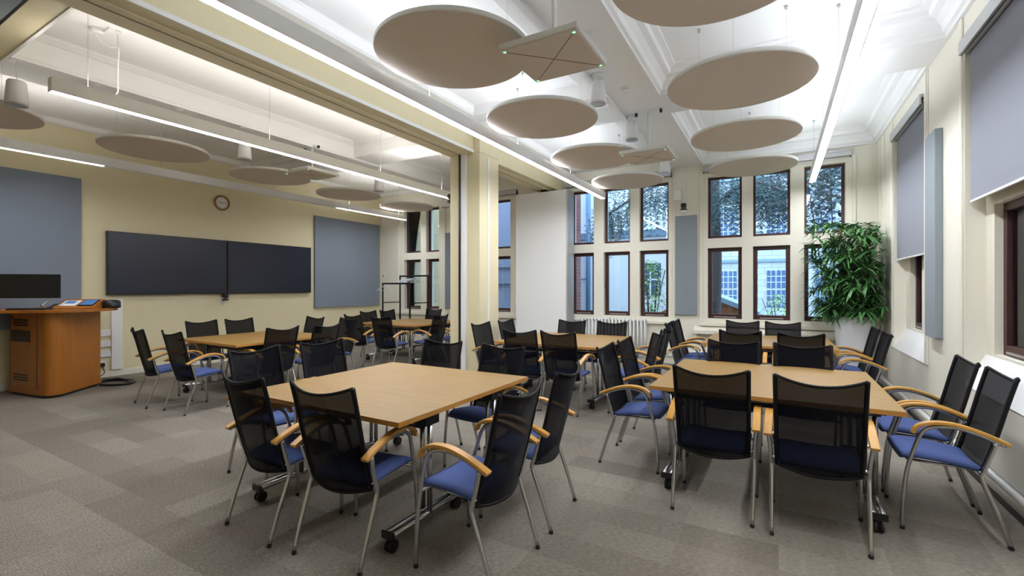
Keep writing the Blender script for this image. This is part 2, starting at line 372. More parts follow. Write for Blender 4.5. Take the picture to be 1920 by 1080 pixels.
# ------------------------------------------------------------------ ceiling things
def conduit(name, label, pts, r=.012, m_='trim'):
    return tag(MB().tube(pts, r).build(name, M[m_]), label, 'conduit')
tag(MB().box(-1.80, -1.74, 0, YB-.05, ZB-.03, ZB).build('cable_trunking', M['trim']), 'white cable trunking along the left edge of the main ceiling beam', 'trunking')
tag(MB().box(-6.44, -6.405, 1.43, YB-.05, ZB-.035, ZB).build('cable_trunking', M['trim']), 'white conduit run along the ceiling beam of the left room', 'trunking')
def disc(x, y, label, z=3.25, r=.6):
    t_ = thing('acoustic_disc', label, 'acoustic panel', (x, y, z), 0, 'round acoustic ceiling discs')
    MB().lathe([(r-.004, 0), (r-.004, .004)], n=96).build('felt_face', M['disc'], t_)
    MB().lathe([(r-.003, .004), (r, .008), (r, .036), (r-.004, .04)], n=96).build('rim', M['discedge'], t_)
    for k in range(3):
        a = 2*pi*k/3+.5
        w_ = MB().tube([(.42*cos(a), .42*sin(a), .04), (.42*cos(a), .42*sin(a), ZC-z)], .001, 5).build('wire', M['alu'], t_)
        MB().lathe([(.012, ZC-z-.03), (.014, ZC-z)], (.42*cos(a), .42*sin(a), 0), 10).build('ceiling_anchor', M['alu'], w_)
for x, y, z, lab in [
    (-2.20, 2.91, 3.25, 'large round acoustic disc nearest the camera, left row of the main room'),
    (-2.23, 4.53, 3.25, 'second round acoustic disc of the left row, beyond the square panel'),
    (-2.25, 6.22, 3.25, 'third round acoustic disc of the left row, behind the pendant speakers'),
    (-2.26, 7.90, 3.25, 'farthest round acoustic disc of the left row, in front of the left window group'),
    (-.31, 2.84, 3.25, 'round acoustic disc cut off by the top of the picture, right row'),
    (-.31, 4.59, 3.25, 'big round acoustic disc in the right row beside the bright linear lamp'),
    (-.36, 6.23, 3.25, 'third round acoustic disc in the right row of the main room'),
    (-.35, 7.88, 3.25, 'farthest round acoustic disc of the right row, overlapping the right window tops'),
    (-7.2, 1.30, 3.25, 'dark round acoustic disc cut off by the left edge, left room'),
    (-7.15, 2.98, 3.25, 'wide round acoustic disc above the wall screens, left room'),
    (-7.25, 4.65, 3.25, 'round acoustic disc half behind the square microphone panel, left room'),
    (-7.32, 6.31, 3.25, 'round acoustic disc below a pendant speaker above the right-hand screen end'),
    (-7.45, 8.08, 3.28, 'farthest round acoustic disc of the left room, beside the corner windows')]: disc(x, y, lab, z)
def mic(x0, x1, y0, y1, label, z=3.1, zt=ZB):
    cx, cy, h = (x0+x1)/2, (y0+y1)/2, .295
    t_ = thing('ceiling_microphone', label, 'microphone panel', (cx, cy, z), 0, 'square ceiling microphone panels')
    MB().box(-h, h, -h, h, .006, .05).build('housing', M['discedge'], t_, .006)
    MB().box(-h+.01, h-.01, -h+.01, h-.01, 0, .006).build('felt_face', M['disc'], t_)
    mb = MB()
    for s_ in (1, -1): mb.box(-.36, .36, -.002, .002, -.002, 0, Matrix.Rotation(R(45*s_), 4, 'Z'))
    mb.build('cross_line', mat('taupe_line', srgb(110, 92, 80), .8) if 'line' not in M else M['line'], t_)
    for sx in (-1, 1):
        for sy in (-1, 1): MB().box(sx*.26-.009, sx*.26+.009, sy*.26-.006, sy*.26+.006, -.003, 0).build('status_light', M['green'], t_)
    po = MB().tube([(0, 0, .05), (0, 0, zt-z)], .02, 12); po.box(-.11, .11, -.04, .04, zt-z-.03, zt-z); po.build('mounting_pole', M['trim'], t_)
    MB().box(-.03, .03, -.03, .03, .05, .09).box(-.17, -.14, -.015, .015, zt-z-.05, zt-z-.01).box(.14, .17, -.015, .015, zt-z-.05, zt-z-.01).build('bracket', M['black'], t_)
M['line'] = mat('taupe_line', srgb(110, 92, 80), .8)
mic(-1.70, -1.12, 2.76, 3.37, 'square ceiling microphone panel with green corner lights nearest the camera')
mic(-1.74, -1.14, 5.70, 6.30, 'small-looking square microphone panel farther down the main ceiling beam')
mic(-6.77, -6.18, 4.55, 5.14, 'square microphone panel hanging in the left room in front of a disc', z=3.24)
def speaker(x, y, label, z=3.38, zt=ZB):
    t_ = thing('pendant_speaker', label, 'speaker', (x, y, z), 0, 'white pendant speakers')
    MB().lathe([(.083, .012), (.088, .03), (.072, .23), (.062, .245), (.02, .25)], n=32).build('housing', M['pot'], t_)
    MB().lathe([(.06, 0), (.08, .003), (.083, .012)], n=32).build('grille', M['alu'], t_)
    MB().tube([(0, 0, .25), (0, 0, zt-z)], .0035, 6).build('cable', M['trim'], t_)
    MB().lathe([(.055, zt-z-.035), (.06, zt-z)], n=24).build('ceiling_rose', M['trim'], t_)
speaker(-1.66, 4.72, 'white pendant speaker nearest the camera, by the square microphone panel')
speaker(-1.68, 6.10, 'white pendant speaker between the third disc and the far microphone panel')
speaker(-1.68, 8.15, 'farthest white pendant speaker of the main room, beside the last disc')
speaker(-6.5, 1.53, 'grey-white pendant speaker above the disc at the left edge', 3.23)
speaker(-6.5, 3.78, 'pendant speaker in the left room just below the second linear lamp', 3.23)
speaker(-6.5, 6.3, 'small pendant speaker above the disc near the corner of the left room', 3.23)
speaker(-6.5, 8.3, 'tiny pendant speaker at the far end of the left room, next to the pillar', 3.23)
def lamp(x, y0, y1, z, label, seg, down, up, wd=.075, zt=ZC, hgt=.12, wires=()):
    t_ = thing('linear_lamp', label, 'ceiling lamp', (x, 0, z), 0, 'suspended linear LED lamps')
    hw = wd/2
    MB().box(-hw-.006, -hw, y0, y1, 0, hgt).box(hw, hw+.006, y0, y1, 0, hgt).box(-hw, hw, y0, y0+.004, 0, hgt).box(-hw, hw, y1-.004, y1, 0, hgt).box(-hw, hw, y0+.004, y1-.004, .012, hgt-.006).build('housing', M['trim'], t_)
    off = MB()
    for a, b_, on in seg:
        if on:
            MB().box(-hw, hw, a, b_, .004, .0115).build('diffuser', down, t_)
            MB().box(-hw+.01, hw-.01, a, b_, hgt-.0055, hgt-.001).build('uplight', up, t_)
        else: MB().box(-hw, hw, a, b_, .004, .0115).build('blank_cover', M['trim'], t_)
    for yy in wires:
        w_ = MB().tube([(0, yy, hgt), (0, yy, zt-z)], .0018, 5).build('wire', M['alu'], t_)
        MB().lathe([(.012, zt-z-.03), (.016, zt-z)], (0, yy, 0), 10).build('ceiling_anchor', M['alu'], w_)
lamp(-2.85, 1.2, 8.39, 3.1, 'long linear lamp hanging beside the dividing beam, main room', [(1.21, 8.38, 1)], M['led'], M['ledup'], wires=(1.7, 3.4, 5.1, 6.8, 8.2))
lamp(.46, 1.2, 8.7, 3.1, 'bright linear lamp along the window side of the main room', [(1.21, 8.69, 1)], M['led'], M['ledup'], wires=(1.6, 3.35, 5.0, 6.7, 8.3))
lamp(-5.33, 1.45, 6.95, 3.1, 'linear lamp hanging across the middle of the left room, near end free', [(1.46, 6.94, 1)], M['ledl'], M['ledlup'], wires=(1.7, 3.4, 5.2, 6.7))
lamp(-8.0, 1.2, 8.64, 3.1, 'linear lamp along the screen wall, unlit in its middle stretch', [(1.21, 2.72, 1), (2.72, 6.6, 0), (6.6, 8.63, 1)], M['ledl'], M['ledlup'], wires=(1.7, 3.4, 5.2, 6.9, 8.4))
# smoke detectors, loose cable
def smoke(x, y, label, z):
    t_ = thing('smoke_detector', label, 'smoke detector', (x, y, z), 0, 'smoke detectors')
    MB().lathe([(.062, 0), (.06, -.02)], n=24).build('base', M['trim'], t_)
    MB().lathe([(.052, -.02), (.05, -.035), (.03, -.05), (.01, -.052)], n=24).build('sensor_head', M['pot'], t_)
smoke(-6.5, 2.12, 'white smoke detector on the left room beam, above the near end of the lamp', ZB)
smoke(-6.5, 2.95, 'white smoke detector on the left room beam, between the first detector and the pendant speaker', ZB)
smoke(-1.5, 3.9, 'white smoke detector on the main ceiling beam beyond the square panel', ZB)
smoke(-1.5, 5.2, 'white smoke detector on the main ceiling beam by the third disc', ZB)
t = thing('loose_cable', 'white cable dangling from junction boxes in the left ceiling coffer', 'cable', (-5.66, 1.95, ZC))
MB().lathe([(.055, 0), (.05, -.05)], (-.06, -.06, 0), 20).box(-.02, .1, -.02, .03, -.03, 0).lathe([(.03, 0), (.03, -.03)], (.06, .06, 0), 16).build('junction_box', M['trim'], t)
MB().tube(arc([(-.06, -.08, -.05), (-.05, -.02, -.12), (.0, .03, -.16), (.05, .06, -.15), (.06, .07, -.2), (.065, .06, -.4), (.07, .06, -.58), (.06, .05, -.62), (.03, .04, -.635)]), .006, 6).build('cord', M['trim'], t)
MB().tube([(.06, .06, -.03), (.062, .065, -.2)], .003, 6).build('hook', M['alu'], t)
# ------------------------------------------------------------------ screen wall
def felt(name, label, x0, x1, y0, y1, z0, z1, m_='panel'):
    cx, cy = (x0+x1)/2, (y0+y1)/2
    o_ = MB().box(x0-cx, x1-cx, y0-cy, y1-cy, z0, z1).build(name, M[m_], None, .006, (cx, cy, 0))
    return tag(o_, label, 'acoustic panel', 'blue-grey felt wall panels')
felt('acoustic_wall_panel', 'large blue-grey felt panel on the wall behind the lectern', XL, XL+.05, .7, 2.9, .96, 3.12)
felt('acoustic_wall_panel', 'large blue-grey felt panel to the right of the two wall screens', XL, XL+.05, 7.06, 9.08, .96, 3.11)
felt('acoustic_wall_panel', 'narrow grey felt panel between the two main window groups', -1.69, -1.31, YB-.05, YB, .93, 2.78, 'panel2')
felt('acoustic_wall_panel', 'narrow grey felt panel at the far end of the left room beside the pillar', -7.14, -6.86, YB-.05, YB, .93, 2.78)
felt('acoustic_wall_panel', 'narrow grey felt panel on the pier of the right wall', XR-.06, XR, 5.8, 6.15, .96, 2.95, 'panel2')
for k, (y0, y1, lab) in enumerate(((3.2, 5.06, 'left one of two large black wall screens'), (5.075, 6.93, 'right one of two large black wall screens'))):
    t = thing('wall_screen', lab, 'screen', (XL, (y0+y1)/2, 1.32), 0, 'pair of wall screens')
    h = (y1-y0)/2
    MB().box(.03, .085, -h, h, 0, 1.03).build('casing', M['bezel'], t, .004)
    MB().box(.0855, .088, -h+.02, h-.02, .022, 1.012).build('display', M['screen'], t)
    MB().box(0, .03, -.3, .3, .3, .8).build('wall_bracket', M['black'], t)
def camdev(loc, rz, label, bracket):
    t_ = thing('conference_camera', label, 'camera', loc, rz, 'conference cameras')
    MB().lathe([(.055, 0), (.06, .01), (.055, .03), (.03, .035)], n=24).build('base', M['black'], t_)
    MB().box(-.045, .045, -.04, .04, .05, .13).box(-.012, .012, -.02, .02, .03, .05).build('head', M['black'], t_, .015)
    ln = MB(); ln.tube([(0, -.04, .09), (0, -.055, .09)], .025, 16); ln.build('lens', M['screen'], t_)
    bracket(t_)
camdev((XL+.10, 5.02, 1.19), R(90), 'black camera on a small bracket under the join of the wall screens', lambda t_: MB().box(-.02, .02, -.02, .10, -.02, 0).box(-.05, .05, .07, .10, -.06, .06).build('bracket', M['trim'], t_))
camdev((-1.53, YB-.10, 2.87), 0, 'black camera on the wall above the narrow panel between window groups', lambda t_: MB().lathe([(.04, -.05), (.06, -.02), (.055, 0)], n=20).box(-.03, .03, .04, .10, -.04, .0).build('bracket', M['trim'], t_))
camdev((-4.47, 5.85, 2.78), R(-60), 'small black camera on the left side of the pillar', lambda t_: MB().box(-.02, .02, -.02, .055, -.02, 0).build('bracket', M['black'], t_))
tag(MB().box(-1.535, -1.505, YB-.022, YB, 2.99, 3.60).build('wall_conduit', M['trim'], None, .003), 'white conduit running down to the camera above the narrow panel', 'conduit')
tag(MB().box(-1.72, -1.58, YB-.05, YB, 3.08, 3.27).build('sensor_box', M['trim'], None, .008), 'white square box on the wall left of the camera conduit', 'wall box')
# clock
t = thing('wall_clock', 'small round wall clock with brown rim above the screens', 'clock', (XL, 5.0, 3.08)); t.rotation_euler = (R(90), 0, R(90))
MB().lathe([(.14, 0), (.15, .015), (.145, .035), (.118, .035), (.112, .02)], n=48, cap=False).build('rim', M['orange'], t)
MB().lathe([(.118, .0), (.118, .012)], n=48).build('clock_face', M['face'], t)
mb = MB()
for k in range(12): mb.box(-.003, .003, .088, .104, .012, .014, Matrix.Rotation(2*pi*k/12, 4, 'Z'))
mb.build('hour_mark', M['black'], t)
mb = MB(); mb.box(-.003, .003, -.01, .09, .014, .016, Matrix.Rotation(R(-88), 4, 'Z')); mb.box(-.004, .004, -.01, .06, .016, .018, Matrix.Rotation(R(75), 4, 'Z')); mb.build('clock_hand', M['black'], t)
# trunking and sockets by the lectern
tag(MB().box(XL, XL+.05, 3.27, 3.42, .11, 1.25).build('wall_trunking', M['trim'], None, .005), 'upright white wall trunking under the left end of the screens', 'trunking')
for k, (z_, lab) in enumerate(((.66, 'topmost white double socket in the column beside the lectern'), (.49, 'second white double socket from the top beside the lectern'), (.33, 'third white double socket from the top beside the lectern'), (.17, 'lowest white socket beside the lectern, with a black plug'))):
    t = thing('wall_socket', lab, 'socket', (XL, 3.18-(.06 if k == 3 else 0), z_), 0, 'white wall sockets beside the lectern')
    MB().box(0, .04, -.085-(.06 if k == 3 else 0), .085, 0, .10).build('back_box', M['trim'], t, .004)
    MB().box(.04, .043, .01, .05, .035, .055).box(.04, .043, -.05, -.01, .035, .055).build('switch', M['face'], t)
    if k == 3: MB().box(.04, .08, .0, .06, .01, .07).build('plug', M['black'], t, .006)
tag(MB().tube(arc([(XL+.06, 3.15, .19), (XL+.1, 3.16, .08), (XL+.14, 3.05, .015), (XL+.3, 3.15, .015)]), .006, 6).build('power_cord', M['black']), 'thin black cord from the lowest socket to the floor', 'cable')
mb = MB()
for k in range(3): mb.tube(arc([(-8.95+.03*k, 2.96, .018), (-8.8, 3.22-.03*k, .018+.012*k), (-8.55+.03*k, 3.28-.04*k, .018), (-8.35, 3.15-.03*k, .02), (-8.42-.02*k, 2.98, .018), (-8.62, 2.88, .02)]), .016, 8)
tag(mb.build('floor_cable', M['black']), 'loop of thick black cable on the carpet behind the lectern', 'cable')
t = thing('light_switch', 'small white wall switch with brown knob in the far left corner', 'switch', (-9.25, YB, 1.72))
MB().box(-.045, .045, -.012, 0, -.01, .11).build('plate', M['trim'], t, .003); MB().box(-.02, .02, -.025, -.012, .015, .05).build('knob', M['orange'], t, .004)
# ------------------------------------------------------------------ blinds
def rblind(label, y0, y1, z0, z1):
    t_ = thing('roller_blind', label, 'blind', (XR+.03, (y0+y1)/2, z0), 0, 'grey roller blinds')
    h = (y1-y0)/2; H = z1-z0
    MB().box(-.002, .002, -h+.02, h-.02, .02, H).build('fabric', M['blind'], t_)
    MB().box(-.008, .008, -h+.02, h-.02, 0, .02).build('bottom_bar', M['trim'], t_, .003)
    cs = MB(); cs.box(-.075, -.055, -h, h, H-.01, H+.10).box(-.055, .02, -h, h, H+.06, H+.10).tube([(-.015, -h, H+.03), (-.015, h, H+.03)], .03, 16)
    cs.build('cassette', M['alu'], t_, .003)
    MB().box(-.057, -.052, -h, h, H-.014, H-.008).build('slot', M['black'], t_)
rblind('large grey roller blind covering the near window of the right wall', 2.88, 5.2, 2.14, 3.38)
rblind('grey roller blind over the far window of the right wall', 6.43, 7.94, 1.80, 3.40)
def cassette(label, x0, x1, z=3.56):
    t_ = thing('blind_cassette', label, 'blind', ((x0+x1)/2, YB, z), 0, 'rolled-up blinds above the back windows')
    h = (x1-x0)/2
    MB().box(-h, h, -.10, 0, .05, .09).box(-h, h, -.10, -.085, -.02, .05).build('cassette', M['alu'], t_, .003)
    MB().tube([(-h+.01, -.045, .01), (h-.01, -.045, .01)], .032, 14).build('roll', M['blind'], t_)
    MB().box(-h, -h+.012, -.085, 0, -.03, .05).box(h-.012, h, -.085, 0, -.03, .05).build('end_plate', M['black'], t_)
cassette('rolled-up blind above the three windows behind the potted plant', -1.2, 1.0)
cassette('rolled-up blind above the windows behind the farthest left-row disc', -3.9, -1.76)
cassette('rolled-up blind above the window between pillar and partition panels', -6.7, -5.1)
# ------------------------------------------------------------------ radiators, pipes
def radiator(label, x0, x1, z0=.12, z1=.82, y=YB-.10, ncol=None):
    t_ = thing('column_radiator', label, 'radiator', ((x0+x1)/2, y, 0), 0, 'white column radiators')
    n = ncol or int((x1-x0)/.068); h = (x1-x0)/2
    for k in range(n):
        xx = -h+(k+.5)*2*h/n
        MB().tube([(xx, -.03, z0), (xx, -.03, z1)], .014, 8).tube([(xx, .03, z0), (xx, .03, z1)], .014, 8).box(xx-.014, xx+.014, -.04, .04, z0-.01, z0+.03).box(xx-.014, xx+.014, -.04, .04, z1-.03, z1+.01).build('column', M['trim'], t_)
    MB().tube([(-h, 0, z0+.02), (h, 0, z0+.02)], .016, 8).tube([(-h, 0, z1-.02), (h, 0, z1-.02)], .016, 8).build('header_pipe', M['trim'], t_)
    for sx in (-1, 1): MB().box(sx*h*.7-.015, sx*h*.7+.015, -.02, .10, .0, z0).build('foot', M['trim'], t_)
radiator('white column radiator under the left window group behind the chairs', -3.55, -2.20)
radiator('low white column radiator under the window ledge left of the planter', -.95, .35, .10, .56)
tag(MB().tube([(XR-.075, 1.2, .165), (XR-.075, YB-.15, .165)], .024, 12).build('heating_pipe', M['trim']), 'white heating pipe along the foot of the right wall', 'pipe')
tag(MB().box(XR-.05, XR-.022, 1.0, YB-.1, 0, .012).build('floor_trunking', M['black']), 'dark cable strip on the floor along the right wall', 'trunking')
tag(MB().box(XR-.019, XR-.001, 1.0, YB-.1, .132, .15).build('skirting_cap', M['alu']), 'thin grey rail on top of the right skirting', 'trim')
for z_, lab in ((.25, 'upper white heating pipe along the foot of the window wall'), (.16, 'lower white heating pipe along the foot of the window wall')):
    tag(MB().tube([(-2.15, YB-.06, z_), (XR-.12, YB-.06, z_)], .02, 10).build('heating_pipe', M['trim']), lab, 'pipe')
# ------------------------------------------------------------------ chair
def make_chair():
    root = thing('armchair', 'x', 'chair')
    # seat: contoured cushion
    mb = MB(); nx, ny = 10, 12; rows = []
    for side in (1, 0):
        for j in range(ny+1):
            for i in range(nx+1):
                u = -1+2*i/nx; v = j/ny
                y = -.128+v*.368; wd = .215-.010*(1-v)
                e = max(abs(u)**6, abs(2*v-1)**8)
                top = .432+.012*sin(pi*v)+.032*v-.010*(1-u*u)-.03*max(0, v-.75)*4*max(0, v-.75)*4*.5
                z = top-.016*e if side else top-.048+.012*e
                cut = 1-.10*max(0, (v-.8)*5)**2*abs(u)**3
                rows.append((u*wd*cut, y, z))
    N = (nx+1)*(ny+1); ff = []
    for s_ in (0, 1):
        for j in range(ny):
            for i in range(nx):
                a = s_*N+j*(nx+1)+i; q = (a, a+1, a+nx+2, a+nx+1); ff.append(q if s_ == 0 else q[::-1])
    def edge(a, b_): ff.append((a, b_, b_+N, a+N))
    for i in range(nx): edge(i+1, i); edge(ny*(nx+1)+i, ny*(nx+1)+i+1)
    for j in range(ny): edge(j*(nx+1), (j+1)*(nx+1)); edge((j+1)*(nx+1)+nx, j*(nx+1)+nx)
    mb.add(rows, ff, True); mb.build('seat', M['seat'], root)
    # backrest
    side = arc([(0, -.116, .385), (0, -.150, .50), (0, -.19, .65), (0, -.225, .80), (0, -.262, .945)], 4)
    n = len(side); nu = 12; vv = []
    for j, c in enumerate(side):
        v = j/(n-1)
        for i in range(nu+1):
            u = -1+2*i/nu; b_ = (1-u*u)
            hw = .207+.008*v
            vv.append((u*hw, c.y-.055*b_*(1-.15*v), c.z-(.042*v**3+.022*(1-v)**2)*b_))
    ff = [(j*(nu+1)+i, j*(nu+1)+i+1, (j+1)*(nu+1)+i+1, (j+1)*(nu+1)+i) for j in range(n-1) for i in range(nu)]
    MB().add(vv, ff, True).build('backrest', M['mesh'], root, fix=False)
    fr_ = MB()
    for k in (0, nu): fr_.tube([vv[j*(nu+1)+k] for j in range(n)], .012, 8)
    fr_.tube([vv[(n-1)*(nu+1)+i] for i in range(nu+1)], .0085, 6)
    fr_.tube([vv[i] for i in range(nu+1)], .0085, 6)
    fr_.build('back_frame', M['blackmetal'], root)
    for sx in (-1, 1):
        X1, X2 = sx*.237, sx*.252
        fl = arc([(X1, .236, .012), (X1, .236, .13), (X1, .214, .36), (sx*.245, .172, .53), (X2, .145, .60), (X2, .10, .633), (X2, .04, .643), (X2, -.02, .640), (X2, -.10, .617), (X2, -.205, .572)], 4)
        leg = MB().tube(fl, .0115, 8).build('leg', M['chrome'], root)
        MB().lathe([(.012, 0), (.0135, .014)], (X1, .236, 0), 10).build('foot_cap', M['black'], leg)
        rl = arc([(sx*.232, -.232, .012), (sx*.235, -.175, .19), (sx*.237, -.113, .365), (sx*.238, -.120, .41), (sx*.242, -.143, .49), (X2, -.168, .582)], 4)
        leg = MB().tube(rl, .0115, 8).build('leg', M['chrome'], root)
        MB().lathe([(.012, 0), (.0135, .014)], (sx*.232, -.232, 0), 10).build('foot_cap', M['black'], leg)
        # arm: bent beech strip
        ap = arc([(X2, .192, .588), (X2, .178, .622), (X2, .14, .648), (X2, .08, .662), (X2, .0, .660), (X2, -.09, .637), (X2, -.16, .609), (X2, -.222, .580)], 4)
        path = []
        for i, p_ in enumerate(ap):
            t_ = (ap[min(i+1, len(ap)-1)]-ap[max(i-1, 0)]).normalized(); up = Vector((1, 0, 0)).cross(t_); up = up if up.z > 0 or abs(up.z) < .2 and up.y > 0 else -up
            path.append((p_, (1, 0, 0), up))
        MB().sweep(path, [(-.021, -.010), (.021, -.010), (.0225, -.002), (.021, .008), (-.021, .008), (-.0225, -.002)]).build('armrest', M['arm'], root, .002)
        MB().tube([(sx*.205, -.165, .575), (X2, -.168, .578)], .010, 8).tube([(sx*.205, -.125, .42), (sx*.238, -.125, .43)], .009, 8).build('back_bracket', M['chrome'], root)
    MB().tube([(-.237, .20, .405), (.237, .20, .405)], .009, 8).tube([(-.237, -.112, .395), (.237, -.112, .395)], .009, 8).tube([(-.17, -.112, .395), (-.17, .20, .405)], .008, 8).tube([(.17, -.112, .395), (.17, .20, .405)], .008, 8).build('seat_frame', M['chrome'], root)
    return root
chair0 = make_chair(); scan(chair0); used = [False]
def chair(x, y, deg, label):
    c = chair0 if not used[0] else copy_tree(chair0)
    used[0] = True
    c.location = (x, y, 0); c.rotation_euler = (0, 0, R(deg)); c['label'] = label; c['group'] = 'black mesh-backed armchairs around the tables'
T = {'T1': 'table nearest camera', 'T2': 'front right table', 'T3': 'table by white partition panels', 'T4': 'table by planter', 'T5': 'table below wall screens', 'T6': 'table by coat rack'}
CH = [
 ('T1', -2.68, 1.81, -3, 'left of two on the near side of'), ('T1', -2.07, 1.845, 5, 'right of two on the near side of'),
 ('T1', -1.39, 2.07, 90, 'nearer of two on the right side of'), ('T1', -1.41, 2.69, 95, 'farther of two on the right side of'),
 ('T1', -2.76, 3.23, 180, 'left of two on the far side of'), ('T1', -2.09, 3.20, 178, 'right of two on the far side of'),
 ('T1', -3.50, 2.28, -88, 'nearer of two on the left side of'), ('T1', -3.48, 2.88, -96, 'farther of two on the left side of'),
 ('T2', -.37, 3.38, 0, 'left of two on the near side of'), ('T2', .20, 3.34, -1, 'right of two on the near side of'),
 ('T2', -.37, 4.58, 180, 'left of two on the far side of'), ('T2', .18, 4.57, 180, 'right of two on the far side of'),
 ('T2', .88, 3.82, 90, 'nearer of two on the window side of'), ('T2', .88, 4.40, 90, 'farther of two on the window side of'),
 ('T2', -1.05, 3.92, -90, 'nearer of two on the left side of'), ('T2', -1.05, 4.50, -90, 'farther of two on the left side of'),
 ('T4', -.39, 6.25, 0, 'left of two on the near side of'), ('T4', .21, 6.25, 0, 'right of two on the near side of'),
 ('T4', -.47, 7.50, 180, 'left of two on the far side of'), ('T4', .05, 7.50, 180, 'right of two on the far side of'),
 ('T4', -1.10, 6.87, -90, 'nearer of two on the left side of'), ('T4', -1.10, 7.42, -90, 'farther of two on the left side of'),
 ('T4', .77, 6.48, 90, 'nearer of two on the window side of'), ('T4', .77, 7.19, 90, 'farther of two on the window side of'),
 ('T3', -2.68, 5.08, 2, 'left of two on the near side of'), ('T3', -2.17, 5.09, -2, 'right of two on the near side of'),
 ('T3', -2.74, 6.36, 180, 'left of two on the far side of'), ('T3', -2.12, 6.38, 180, 'right of two on the far side of'),
 ('T3', -3.42, 5.50, -92, 'nearer of two on the left side of'), ('T3', -3.40, 6.17, -90, 'farther of two on the left side of'),
 ('T3', -1.46, 5.42, 90, 'nearer of two on the right side of'), ('T3', -1.46, 5.97, 92, 'farther of two on the right side of'),
 ('T5', -6.72, 2.88, -8, 'left of two on the near side of'), ('T5', -6.02, 2.92, 0, 'right of two on the near side of'),
 ('T5', -5.70, 3.65, 90, 'nearer of two on the right side of'), ('T5', -5.60, 4.22, 93, 'farther of two on the right side of'),
 ('T5', -7.28, 3.73, -90, 'nearer of two on the wall side of'), ('T5', -7.26, 4.28, -90, 'farther of two on the wall side of'),
 ('T5', -6.85, 4.93, 180, 'left of two on the far side of'), ('T5', -6.05, 4.95, 178, 'right of two on the far side of'),
 ('T6', -6.80, 6.20, 0, 'left of two on the near side of'), ('T6', -6.02, 6.12, 4, 'right of two on the near side of'),
 ('T6', -5.66, 6.76, 92, 'nearer of two on the right side of'), ('T6', -5.62, 7.40, 90, 'farther of two on the right side of'),
 ('T6', -7.33, 7.05, -90, 'nearer of two on the wall side of'), ('T6', -7.33, 7.60, -90, 'farther of two on the wall side of'),
 ('T6', -6.93, 8.17, 180, 'single one visible on the far side of')]
for k, x, y, d, s_ in CH: chair(x, y, d, 'black mesh armchair, '+s_.replace(' on the ', ' on ')+' '+T[k])
# ------------------------------------------------------------------ tables: two flip-top halves each
def make_table(wd=1.44, dp=.7196):
    root = thing('folding_table', 'x', 'table')
    hx, hy = wd/2, dp/2
    MB().box(-hx, hx, -hy, hy, .713, .74).build('tabletop', M['beech'], root)
    e = MB(); e.box(-hx-.001, -hx, -hy, hy, .7125, .7392).box(hx, hx+.001, -hy, hy, .7125, .7392).box(-hx, hx, -hy-.0002, -hy, .7125, .7392).box(-hx, hx, hy, hy+.0002, .7125, .7392).build('edge_band', M['beechedge'], root)
    MB().box(-.58, .58, -.025, .025, .60, .65).build('crossbar', M['black'], root)
    MB().tube([(-.60, -.10, .655), (.60, -.10, .655)], .010, 8).tube([(-.60, .10, .655), (.60, .10, .655)], .010, 8).build('tie_bar', M['chrome'], root)
    for sx in (-1, 1):
        x = sx*.60
        MB().tube([(x-.028, 0, .10), (x-.028, 0, .68)], .016, 10).tube([(x+.028, 0, .10), (x+.028, 0, .68)], .016, 10).build('leg', M['chrome'], root)
        MB().box(x-.045, x+.045, -.26, .26, .685, .712).box(x-.05, x+.05, -.06, .06, .63, .685).build('flip_bracket', M['black'], root)
        ft = MB().tube([(x-.024, -.315, .10), (x-.024, .315, .10)], .017, 10).tube([(x+.024, -.315, .10), (x+.024, .315, .10)], .017, 10).build('foot', M['chrome'], root)
        for sy in (-1, 1):
            MB().box(x-.044, x+.044, sy*.316-.006, sy*.316+.006, .08, .12).build('end_cap', M['black'], ft)
            ca = MB(); ca.tube([(x-.022, sy*.29, .035), (x-.006, sy*.29, .035)], .035, 16).tube([(x+.006, sy*.29, .035), (x+.022, sy*.29, .035)], .035, 16).box(x-.006, x+.006, sy*.29-.012, sy*.29+.02, .03, .085)
            ca.build('caster', M['black'], ft)
    return root
table0 = make_table(); scan(table0); tu = [False]
for k, cx, cy, lab in (('T1', -2.44, 2.525, None), ('T2', -.09, 4.11, None), ('T3', -2.52, 5.89, None), ('T4', -.13, 7.05, None), ('T5', -6.44, 3.94, None), ('T6', -6.48, 7.22, None)):
    for s_, nm in ((-1, 'nearer'), (1, 'farther')):
        o_ = table0 if not tu[0] else copy_tree(table0)
        tu[0] = True
        o_.location = (cx, cy+s_*.36, 0); o_['label'] = 'beech folding table on casters, '+nm+' half of '+T[k]; o_['group'] = 'beech folding tables'
# ------------------------------------------------------------------ lectern
t = thing('lectern', 'curved beech lectern cabinet with vent slots at the left edge', 'lectern', (-8.75, 2.4, 0))
def rel(pts): return [(x+8.75, y-2.4) for x, y in pts]
def rnd(P0, C, P1, n=8):
    out = []
    for k in range(n+1):
        u = k/n; out.append(((1-u)**2*P0[0]+2*u*(1-u)*C[0]+u*u*P1[0], (1-u)**2*P0[1]+2*u*(1-u)*C[1]+u*u*P1[1]))
    return out
foot = [(-9.05, 2.06)]+rnd((-8.34, 2.17), (-8.14, 2.20), (-8.22, 2.37))+[(-8.70, 2.92), (-9.25, 2.60)]
def scale_poly(pl, s_): 
    cx = sum(p_[0] for p_ in pl)/len(pl); cy = sum(p_[1] for p_ in pl)/len(pl)
    return [(cx+(x-cx)*s_, cy+(y-cy)*s_) for x, y in pl]
MB().prism(rel(foot), .10, 1.115).build('cabinet', M['lectern'], t, .004)
MB().prism(rel(scale_poly(foot, 1.03)), .035, .10).build('plinth', M['lectern'], t, .006)
MB().prism(rel(scale_poly(foot, .93)), .0, .035).build('base_shadow_gap', M['black'], t)
